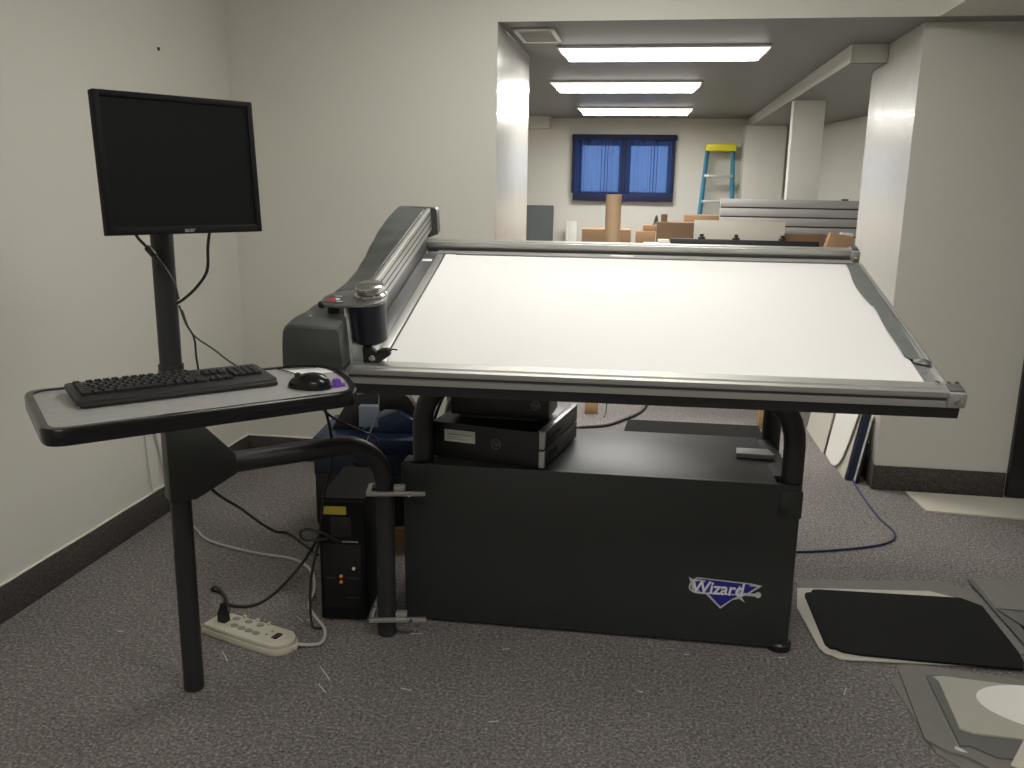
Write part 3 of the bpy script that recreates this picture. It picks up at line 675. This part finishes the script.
single('power_plug', MB().loft([[(a * sx - 0, b * sy, z) for a, b in ((-1, -1), (1, -1), (1, 1), (-1, 1))] for sx, sy, z in ((.017, .014, .0405), (.016, .013, .075), (.009, .009, .095), (.006, .006, .112))], PM @ T(-.128, -.005, 0)), 'black',
       'black plug standing upright in the power strip', 'plug', (-1.46, 2.72, .04))

# tower computer
KX = T(-1.06, 2.87, 0) @ RZ(6)
tw = thing('tower_computer', 'black upright tower with a yellow sticker standing on the carpet', 'computer', KX)
obj('tower_case', MB().box((-.085, 0, .01), (.085, .40, .475), KX, bev=.006), 'bezel', tw)
obj('tower_top', MB().prism([(-.0005, .43), (.02, .481), (.38, .481), (.399, .45)], -.083, .083, KX @ Matrix(((0, 0, 1, 0), (1, 0, 0, 0), (0, 1, 0, 0), (0, 0, 0, 1))), bev=.004), 'bezel', tw)
obj('sticker', MB().box((-.066, -.0015, .425), (.018, .0, .456), KX), 'yellow', tw, label='yellow sticker')
obj('vent_panel', MB().box((-.04, -.003, .34), (.035, .0, .415), KX, bev=.001), 'black', tw)
obj('trim_line', MB().box((.0, -.003, .318), (.06, .0, .323), KX), 'socket', tw)
obj('socket_plate', MB().box((-.07, -.004, .06), (.07, .0, .31), KX, bev=.002), 'key', tw)
obj('expansion_slot', MB().box((-.065, -.006, .175), (-.03, -.003, .18), KX).box((.02, -.006, .175), (.06, -.003, .18), KX).box((.01, -.006, .1), (.06, -.003, .103), KX), 'panel', tw)
for (x, z, m) in ((-.006, .186, 'orange'), (-.006, .163, 'orange'), (.042, .218, 'greendot')):
    obj('plug_socket', MB().cyl((x, -.001, z), (x, -.009, z), .0062, Mx=KX), m, tw)
for (x) in (-.06, .06): obj('foot', MB().box((x - .015, .03, 0), (x + .015, .37, .012), KX), 'black', tw)

# blue machine on a wood block
BM = T(-1.22, 3.62, 0) @ RZ(6)
bl = thing('equipment_case', 'blue metal equipment case with a big black handle behind the tower', 'equipment case', BM)
obj('case_body', MB().box((-.22, -.05, .425), (.23, .36, .50), BM, bev=.006), 'blue', bl)
obj('case_front', MB().box((-.218, -.048, .33), (.228, .355, .425), BM, bev=.004), 'navy', bl)
obj('case_base', MB().box((-.215, -.045, .095), (.225, .35, .33), BM, bev=.006), 'black', bl)
hpts = [(-.17, .500), (-.155, .53), (-.08, .655), (.02, .685), (.14, .70), (.19, .66), (.225, .60), (.23, .555), (.18, .552), (.14, .60), (.08, .60), (-.02, .55), (-.03, .500)]
obj('handle', MB().prism(hpts, -.15, -.09, BM @ Matrix(((1, 0, 0, 0), (0, 0, -1, 0), (0, 1, 0, 0), (0, 0, 0, 1))), bev=.006), 'black', bl)
obj('side_wing', MB().prism([(-.02, .500), (.228, .500), (.228, .56), (.15, .60), (.02, .55)], -.24, -.05, BM @ Matrix(((1, 0, 0, 0), (0, 0, -1, 0), (0, 1, 0, 0), (0, 0, 0, 1))), bev=.004), 'blue', bl)
obj('tag', MB().box((-.03, .04, .53), (.055, .0885, .625), BM, bev=.001), 'bluegrey', bl, label='pale blue paper tag')
obj('port', MB().cyl((-.04, -.05, .38), (-.04, -.07, .38), .014, Mx=BM), 'groove', bl)
single('wood_block', MB().box((-.17, -.08, 0), (.26, .30, .094), BM, bev=.004), 'wood', 'raw wood block under the blue equipment case', 'wood block', (-1.2, 3.7, 0))

# ------------------------------------------------------------------ computers on the cabinet
CM = T(-.546, 2.985, .6175) @ RZ(-10.5)
def slim(name, Mx, w, d, hh, label, silver=True):
    r = thing(name, label, 'computer', Mx)
    obj('case', MB().box((-w / 2, 0, .004), (w / 2 - .012, d, hh), Mx, bev=.003), 'black', r)
    for x in (-w / 2 + .03, w / 2 - .05):
        obj('foot', MB().box((x, .02, 0), (x + .025, .05, .005), Mx).box((x, d - .05, 0), (x + .025, d - .02, .005), Mx), 'black', r)
    return r
c1 = slim('desktop_computer', CM, .43, .44, .137, 'black flat desktop computer with silver edged front on the cabinet')
obj('front_bezel', MB().box((.203, .0, .006), (.217, .44, .070), CM, bev=.002).box((.203, .0, .074), (.217, .44, .137), CM, bev=.002), 'black', c1)
obj('silver_edge', MB().box((.199, -.004, .076), (.2185, .012, .138), CM, bev=.002).box((.199, -.004, .008), (.2185, .012, .069), CM, bev=.002).box((.193, .0, .136), (.2185, .44, .142), CM, bev=.002), 'silverbit', c1, label='silver edge strips')
obj('drive_slot', MB().box((.216, .05, .098), (.2185, .2, .106), CM).box((.216, .06, .03), (.2185, .16, .05), CM), 'screen', c1)
obj('label_sticker', MB().box((-.165, -.0015, .068), (-.045, .0, .112), CM), 'paper', c1, label='white printed sticker')
obj('sticker_print', MB().box((-.15, -.002, .094), (-.06, -.0015, .097), CM).box((-.15, -.002, .085), (-.1, -.0015, .087), CM).box((-.15, -.002, .077), (-.075, -.0015, .079), CM), 'socket', c1)
def badge(Mx, r):
    mb = MB(); mb.lathe([(r, 0), (r, .0008), (r * .88, .0008), (r * .88, 0)], Mx, 28)
    text_mb('hp', r * 1.35, Mx @ T(0, r * .1, .0005), .0006, mb, 0, .25); return mb
obj('badge', badge(CM @ T(.035, -.0006, .076) @ RX(90), .019), 'alud', c1, label='round hp badge')
C2 = T(-.515, 3.065, .7615) @ RZ(-3)
c2 = thing('power_unit', 'smaller black box lying on top of the flat desktop computer', 'computer', C2)
obj('case', MB().box((-.185, 0, .010), (.185, .20, .105), C2, bev=.005), 'black', c2)
obj('plinth', MB().box((-.15, .01, .0), (.14, .14, .012), C2), 'black', c2)
obj('badge', badge(C2 @ T(.135, -.0006, .062) @ RX(90), .017), 'alud', c2, label='round hp badge')
single('foam_pad', MB().prism([(-.07, -.028), (.062, -.042), (.070, -.03), (.060, .038), (-.058, .045)], .6175, .636, T(.428, 3.275, 0) @ RZ(5), bev=.003), 'slat', 'grey flat sanding block on the cabinet top', 'block', (.435, 3.3, .617))

# ------------------------------------------------------------------ boards on the floor at the right
def sheet(poly, z0, th, m, label, cat='mat board', group=None, name='mat_board'):
    cx = sum(p[0] for p in poly) / len(poly); cy = sum(p[1] for p in poly) / len(poly)
    return single(name, MB().prism(poly, z0, z0 + th), m, label, cat, (cx, cy, z0), group)
G1 = 'mat boards in the pile with the black sheet on top'
sheet([(.67, 3.53), (.70, 3.555), (1.28, 3.655), (1.40, 3.56), (1.42, 3.10), (1.30, 3.02), (.80, 3.02), (.745, 3.06)], .0005, .004, 'matgrey', 'grey mat board at the bottom of the black topped pile', group=G1)
sheet([(.638, 3.28), (.668, 3.465), (1.20, 3.535), (1.325, 3.475), (1.34, 3.02), (1.30, 2.96), (.80, 2.918), (.728, 2.912), (.705, 2.935), (.682, 2.945), (.668, 2.975)], .0047, .004, 'matcream', 'cream mat board with clipped corners showing under the black one', group=G1)
sheet([(.684, 3.385), (.69, 3.405), (.712, 3.415), (.724, 3.44), (.75, 3.447), (1.30, 3.475), (1.362, 3.415), (1.362, 3.06), (1.352, 2.99), (1.335, 2.945), (1.0, 2.94), (.80, 2.945), (.745, 2.955), (.725, 2.972), (.705, 2.975), (.692, 3.0)], .009, .009, 'matblack', 'large black mat board on top of the pile beside the cabinet', group=G1)
G2 = 'grey mat boards at the right edge of the picture'
sheet([(1.385, 3.655), (1.435, 3.66), (1.445, 3.02), (1.405, 3.0)], .0185, .003, 'matgreyd', 'narrow dark grey board lying along the right side of the black board', group=G2)
sheet([(1.40, 3.39), (1.405, 3.67), (1.95, 3.63), (1.93, 3.38)], .022, .003, 'matgrey', 'plain grey board beyond the black board, upper one at the right edge', group=G2)
sheet([(1.40, 3.375), (1.9, 3.35), (1.88, 3.10), (1.47, 3.19)], .0255, .003, 'matgreyd', 'darker grey board beyond the black board, lower one at the right edge', group=G2)
G3 = 'scrap mat boards stacked in the right foreground'
sheet([(.868, 2.795), (.905, 2.86), (1.52, 2.80), (1.52, 2.20), (1.02, 2.28), (.90, 2.42)], .0005, .004, 'matgrey', 'lowest grey scrap board of the foreground stack, its left edge showing', group=G3)
sheet([(.908, 2.865), (.915, 2.895), (.96, 2.915), (1.53, 2.855), (1.53, 2.36), (1.03, 2.36), (.975, 2.41), (.93, 2.425), (.882, 2.475)], .0046, .009, 'matgrey', 'wide grey board, second of the foreground scrap stack', group=G3)
sheet([(.985, 2.80), (.99, 2.84), (1.02, 2.845), (1.54, 2.80), (1.54, 2.41), (1.06, 2.41), (1.0, 2.455), (.972, 2.45)], .0138, .006, 'matgreyd', 'darker grey board directly under the light grey one', group=G3)
sheet([(1.015, 2.795), (1.005, 2.822), (1.04, 2.83), (1.55, 2.79), (1.55, 2.49), (1.03, 2.512), (.995, 2.53)], .020, .006, 'matlight', 'light grey board carrying the white oval', group=G3)
sheet([(1.335 + .235 * math.cos(R(a)) * math.cos(R(-8)) - .135 * math.sin(R(a)) * math.sin(R(-8)), 2.675 + .235 * math.cos(R(a)) * math.sin(R(-8)) + .135 * math.sin(R(a)) * math.cos(R(-8))) for a in range(0, 360, 6)], .0262, .002, 'oval', 'white oval cutout on the light grey board', 'oval cutout', name='oval_cutout')
sheet([(1.075, 2.36), (1.165, 2.50), (1.21, 2.58), (1.26, 2.57), (1.15, 2.33)], .0285, .003, 'matcream', 'pale strip of board at the lower right corner', 'board strip', name='board_strip')
sheet([(.953, 2.435), (.958, 2.45), (.972, 2.44), (.985, 2.425), (.97, 2.425)], .0138, .002, 'matwhite', 'tiny white chip on the foreground scrap stack', 'paper chip', name='paper_chip')
sheet([(1.445, 4.81), (1.47, 4.52), (2.4, 4.46), (2.5, 4.80)], .0005, .008, 'matcream', 'long cream strip of board on the carpet before the right wall', 'mat board')
single('cardboard_box', MB().box((1.965, 4.20, 0), (2.3, 4.45, .2), bev=.003), 'kraftd', 'cardboard box at the right edge before the black door', 'box', (2.1, 4.3, 0))
# leaning boards against the right side of the opening
def lean(poly, x0, xtop, th, m, label):
    """poly in (Y, height along board); leaning towards +x."""
    ht = max(p[1] for p in poly); a = math.atan2(xtop - x0, ht)
    Mx = T(x0, 0, 0) @ Matrix.Rotation(a, 4, 'Y') @ Matrix(((0, 0, 1, 0), (1, 0, 0, 0), (0, 1, 0, 0), (0, 0, 0, 1)))
    cy = sum(p[0] for p in poly) / len(poly)
    return single('leaning_board', MB().prism(poly, 0, th, Mx), m, label, 'board', (x0, cy, 0), 'boards leaning beside the opening')
lean([(6.05, .0), (5.46, .0), (5.46, .42), (6.05, .42)], 1.13, 1.19, .004, 'matcream', 'white board leaning farthest inside the opening')
rb = [(5.45, .005), (5.27, .0), (5.19, .012), (5.12, .05), (5.07, .11), (5.035, .20), (5.00, .32), (4.98, .42), (5.45, .42)]
lean(rb, 1.142, 1.205, .005, 'oval', 'white board with a rounded lower corner leaning beside the opening')
lean([(5.4, 0), (4.98, 0), (4.98, .42), (5.4, .42)], 1.158, 1.221, .004, 'matcream', 'white board corner showing below the rounded one')
lean([(5.4, 0), (4.955, 0), (4.955, .41), (5.4, .41)], 1.166, 1.229, .036, 'navy', 'thick dark navy board leaning between the white boards')
lean([(5.4, 0), (4.93, 0), (4.93, .40), (5.4, .40)], 1.2045, 1.266, .003, 'oval', 'thin board edge showing white between the dark ones')
lean([(5.4, 0), (4.91, 0), (4.91, .24), (5.4, .24)], 1.211, 1.248, .010, 'matblack', 'black board leaning closest to the right wall')
cord([(1.20, 4.98, .006), (1.195, 4.643, .006), (1.205, 4.354, .006), (1.228, 4.186, .006), (1.175, 4.053, .006), (1.022, 3.954, .006), (.754, 3.857, .006), (.5, 3.83, .006)], .005, 'bluecord', 'dark blue network cable curving over the carpet to the cabinet')
# floor things seen under the table
single('wood_block', MB().box((-.405, 6.14, 0), (-.31, 6.2, .10), bev=.004), 'wood', 'orange brown block on the carpet seen above the desktop computer', 'wood block', (-.36, 6.17, 0))
single('wood_block', MB().box((.80, 6.0, 0), (.93, 6.08, .16), bev=.004), 'wood', 'orange brown block seen between the legs at the right', 'wood block', (.86, 6.04, 0))
sheet([(-.12, 5.50), (-.09, 5.98), (.80, 6.0), (.80, 5.6)], .0005, .018, 'matblack', 'black board lying flat on the carpet behind the cabinet')
cord([(-.60, 5.55, .011), (-.41, 5.72, .011), (-.23, 5.82, .011), (-.105, 6.02, .011), (.0, 6.25, .011), (.06, 6.6, .011)], .011, 'cord', 'black cable curving over the carpet beyond the cabinet')
cord([(-.26, 6.05, .008), (-.25, 6.15, .05), (-.25, 6.3, .3), (-.25, 6.5, .6), (-.22, 6.8, 1.08)], .004, 'cord', 'thin black cable hanging beyond the table near the wood block')

# ------------------------------------------------------------------ far room contents
wt = thing('storage_table', 'plain table in the far room holding the cartons', 'table', T(0, 9.6, 0))
obj('table_top', MB().box((-.95, 9.1, .92), (.95, 10.2, .95), bev=.004), 'lam', wt)
for x in (-.9, .9):
    for y in (9.15, 10.15): obj('leg', MB().box((x - .025, y - .025, 0), (x + .025, y + .025, .92)), 'powder', wt)
def carton(lo, hi, m, label, rot=0, tape=True):
    cx, cy = (lo[0] + hi[0]) / 2, (lo[1] + hi[1]) / 2; w, d = (hi[0] - lo[0]) / 2, (hi[1] - lo[1]) / 2
    Mx = T(cx, cy, lo[2]) @ RZ(rot)
    r = thing('carton', label, 'box', Mx, 'cardboard boxes of the far room')
    obj('box_body', MB().box((-w, -d, 0), (w, d, hi[2] - lo[2]), Mx, bev=.004), m, r)
    obj('flap', MB().box((-w + .002, -d + .002, hi[2] - lo[2]), (w - .002, -.003, hi[2] - lo[2] + .003), Mx), m, r)
    obj('flap', MB().box((-w + .002, .003, hi[2] - lo[2]), (w - .002, d - .002, hi[2] - lo[2] + .003), Mx), m, r)
    return r
carton((-.73, 9.6, .951), (-.21, 10.0, 1.155), 'kraft', 'wide low carton behind the standing cardboard tube')
carton((-.155, 9.7, .951), (.06, 10.0, 1.14), 'kraft', 'small carton below the little black cone')
bx = carton((-.08, 9.75, 1.144), (.115, 9.98, 1.205), 'kraft', 'flat carton on top of the small carton, under the black cone')
carton((.065, 9.3, .951), (.47, 9.6, 1.255), 'kraftd', 'dark brown carton left of the white panel')
carton((.105, 9.4, 1.259), (.17, 9.5, 1.335), 'kraftd', 'tiny brown box on top of the dark brown carton')
carton((.36, 9.75, .951), (.72, 10.1, 1.32), 'kraft', 'tall tan carton in front of the stepladder')
single('black_cone', MB().lathe([(0, 1.32), (.012, 1.30), (.03, 1.235), (.024, 1.235), (.042, 1.2105), (0, 1.2105)], T(.06, 9.86, 0), 12), 'black', 'small black cone standing on the cartons under the window', 'ornament', (.06, 9.86, 1.21))
single('cardboard_tube', MB().lathe([(0, 0), (.078, 0), (.078, 1.534), (.070, 1.534), (.070, 1.40), (0, 1.40)], T(-.376, 9.0, 0) , 32), 'tubek', 'tall kraft cardboard tube standing in front of the far window', 'cardboard tube', (-.376, 9.0, 0))
gp = thing('grey_panel', 'slate grey panel leaning on the far wall at the left of the opening', 'panel', T(-1.35, 11.0, 0))
obj('panel_sheet', MB().box((-1.7, -.01, 0), (-1.21, .01, 1.36), T(0, 11.0, 0) @ RX(-2)), 'greyboard', gp)
obj('panel_edge', MB().box((-1.7, -.014, 1.345), (-1.20, .014, 1.372), T(0, 11.0, 0) @ RX(-2)).box((-1.215, -.014, 0), (-1.20, .014, 1.372), T(0, 11.0, 0) @ RX(-2)), 'greyboard', gp)
wc = thing('narrow_white_frame', 'narrow white frame standing by the far wall left of the tube', 'frame', T(-.96, 10.9, 0))
obj('frame_side', MB().box((-1.03, 10.9, 0), (-1.005, 10.95, 1.19), bev=.004), 'white', wc)
obj('frame_panel', MB().box((-1.005, 10.91, 0), (-.90, 10.94, 1.185), bev=.003), 'lampwhite', wc)
# stepladder
ld = thing('stepladder', 'blue fibreglass stepladder with a yellow top against the far wall', 'ladder', T(.77, 10.8, 0))
def rung_x(z, side): t = (2.06 - z) / 2.06; return .765 + side * (.145 + .11 * t) - .03 * t
for s in (-1, 1):
    mb = MB()
    mb.tube([(rung_x(0, s), 10.62, 0), (rung_x(2.04, s), 10.85, 2.04)], .026, 4, smooth=False)
    obj('side_rail', mb, 'ladder', ld)
    obj('rear_leg', MB().tube([(rung_x(0, s) * 1.0, 11.03, 0), (rung_x(2.0, s), 10.95, 2.02)], .017, 4, smooth=False), 'ladder', ld)
for k in range(6):
    z = .29 + k * .295; y = 10.62 + .23 * z / 2.04
    obj('step', MB().box((rung_x(z, -1), y - .04, z - .03), (rung_x(z, 1), y + .04, z), bev=.004), 'ladmet', ld)
    for s in (-1, 1): obj('brace', MB().box((rung_x(z, s) - s * .05 - .012, y - .045, z - .05), (rung_x(z, s) - s * .05 + .012, y - .03, z), bev=.002), 'ladmet', ld)
obj('top_cap', MB().box((.595, 10.76, 2.035), (.94, 11.0, 2.115), bev=.008), 'ladyel', ld)
# slatwall panel
sw = thing('slatwall_panel', 'wide grey slatwall panel standing in front of the column', 'slatwall panel', T(1.2, 7.5, 0))
zt = 1.525
obj('panel_core', MB().box((.56, 7.47, 0), (2.0, 7.492, zt)), 'slatd', sw)
k = 0; z = zt
while z > .9 and k < 9:
    obj('slat', MB().box((.555, 7.45, z - .062), (2.0, 7.469, z), bev=.002), 'slat', sw); z -= .073; k += 1
obj('slat', MB().box((.555, 7.45, 0), (2.0, 7.469, z), bev=.002), 'slat', sw)
single('magnet_strip', MB().box((1.50, 7.46, zt + .0005), (1.55, 7.485, zt + .012)), 'black', 'tiny black piece resting on top of the slatwall panel', 'clip', (1.52, 7.47, zt))
# second bench with black bar
wb = thing('cutting_bench', 'second bench in the far room with a black bar along its back edge', 'bench', T(.6, 6.9, 0))
obj('bench_top', MB().box((-.05, 6.75, 1.14), (1.75, 7.35, 1.17), bev=.004), 'slat', wb)
for x in (0, 1.7):
    for y in (6.8, 7.3): obj('leg', MB().box((x - .025, y - .025, 0), (x + .025, y + .025, 1.14)), 'powder', wb)
obj('bar', MB().box((.16, 6.98, 1.171), (1.27, 7.02, 1.222), bev=.003), 'black', wb)
for x in (.395, .655, 1.0):
    kk = obj('clamp_knob', MB().cyl((x, 7.0, 1.222), (x, 7.0, 1.24), .028, n=16, bev=.003).cyl((x, 7.0, 1.24), (x, 7.0, 1.262), .016, n=16, bev=.003), 'black', wb)
obj('white_end', MB().box((.06, 6.98, 1.171), (.15, 7.02, 1.215), bev=.01), 'white', wb)
single('white_panel', MB().box((.34, -.006, 0), (1.03, .006, .19), T(0, 7.12, 1.171) @ RX(-4), bev=.001), 'matcream', 'long low white panel standing behind the black bar', 'panel', (.68, 7.12, 1.171))
carton((.62, 7.24, 1.1715), (1.36, 7.38, 1.262), 'kraftd', 'long flat brown carton in front of the slatwall panel', 0)
cb = thing('open_carton', 'small open tan carton at the right end of the second bench', 'box', T(1.44, 7.1, 1.171), 'cardboard boxes of the far room')
obj('box_body', MB().prism([(-.10, 0), (.10, 0), (.10, .09), (-.07, .115)], -.10, .0, T(1.44, 7.1, 1.171) @ Matrix(((1, 0, 0, 0), (0, 0, -1, 0), (0, 1, 0, 0), (0, 0, 0, 1))), bev=.003), 'kraft', cb)
obj('paper_filling', MB().prism([(-.02, .09), (.09, .085), (.09, .112), (.01, .118)], -.09, -.02, T(1.45, 7.1, 1.171) @ Matrix(((1, 0, 0, 0), (0, 0, -1, 0), (0, 1, 0, 0), (0, 0, 0, 1)))), 'paper', cb)

# ------------------------------------------------------------------ slivers of board on the carpet
sl = [(-1.379, 2.557, -50, .035, 'near the left end of the power strip'), (-1.228, 2.855, -45, .03, 'above the power strip'), (-1.19, 2.86, 30, .012, 'above the power strip beside the long sliver'), (-1.002, 2.516, -50, .05, 'below the power strip end'), (-.98, 2.43, -45, .03, 'nearest the viewer below the power strip'),
      (-.433, 2.78, 20, .012, 'before the cabinet left of centre'), (.53, 2.90, 10, .012, 'by the right foot of the cabinet'), (.704, 2.716, 70, .022, 'between the cabinet and the board stack'), (-.785, 2.84, 80, .02, 'by the lower clamp'), (-.77, 2.83, 10, .02, 'crossed by the lower clamp'), (-.40, 2.35, 20, .015, 'in the middle foreground'), (.04, 2.596, -30, .01, 'right of the middle foreground'), (-1.83, 2.651, 10, .012, 'left of the pole foot'), (-.71, 2.472, -10, .02, 'before the lower clamp'), (.2, 2.86, 20, .01, 'before the emblem')]
for i, (x, y, a, L_, where) in enumerate(sl):
    o = bpy.data.objects.new('board_sliver', None) if False else single('board_sliver', MB().box((-L_, -.0012, 0), (L_, .0012, .0015), T(x, y, .0005) @ RZ(a + 0)), 'paper', 'tiny white board sliver on the carpet ' + where, 'paper sliver', (x, y, .0005), 'board slivers on the carpet')

# ------------------------------------------------------------------ world, camera
w = bpy.data.worlds.new('World'); SC.world = w; w.use_nodes = True
w.node_tree.nodes['Background'].inputs[0].default_value = (.80, .92, 1.0, 1); w.node_tree.nodes['Background'].inputs[1].default_value = .8

f, pit, yaw, rol = 875., R(12.75), R(8.7), R(.89)
f0 = V((-math.sin(yaw), math.cos(yaw), 0)); r0 = V((math.cos(yaw), math.sin(yaw), 0)); u0 = V((0, 0, 1))
fw = f0 * math.cos(pit) - u0 * math.sin(pit); u = u0 * math.cos(pit) + f0 * math.sin(pit)
rt = r0 * math.cos(rol) + u * math.sin(rol); up = u * math.cos(rol) - r0 * math.sin(rol)
cam = bpy.data.cameras.new('Camera'); co = bpy.data.objects.new('Camera', cam); COL.objects.link(co)
mw = Matrix((rt, up, -fw)).transposed().to_4x4(); mw.translation = V((0, 0, 1.6)); co.matrix_world = mw
cam.sensor_width = 36; cam.sensor_fit = 'HORIZONTAL'; cam.lens = f / 1024 * 36; cam.clip_start = .05
SC.camera = co
vs = SC.view_settings; vs.view_transform = 'Standard'; vs.look = 'None'; vs.gamma = 1; vs.use_curve_mapping = False; vs.exposure = .95
SC.cycles.max_bounces = 8; SC.cycles.diffuse_bounces = 5; SC.cycles.sample_clamp_indirect = 6
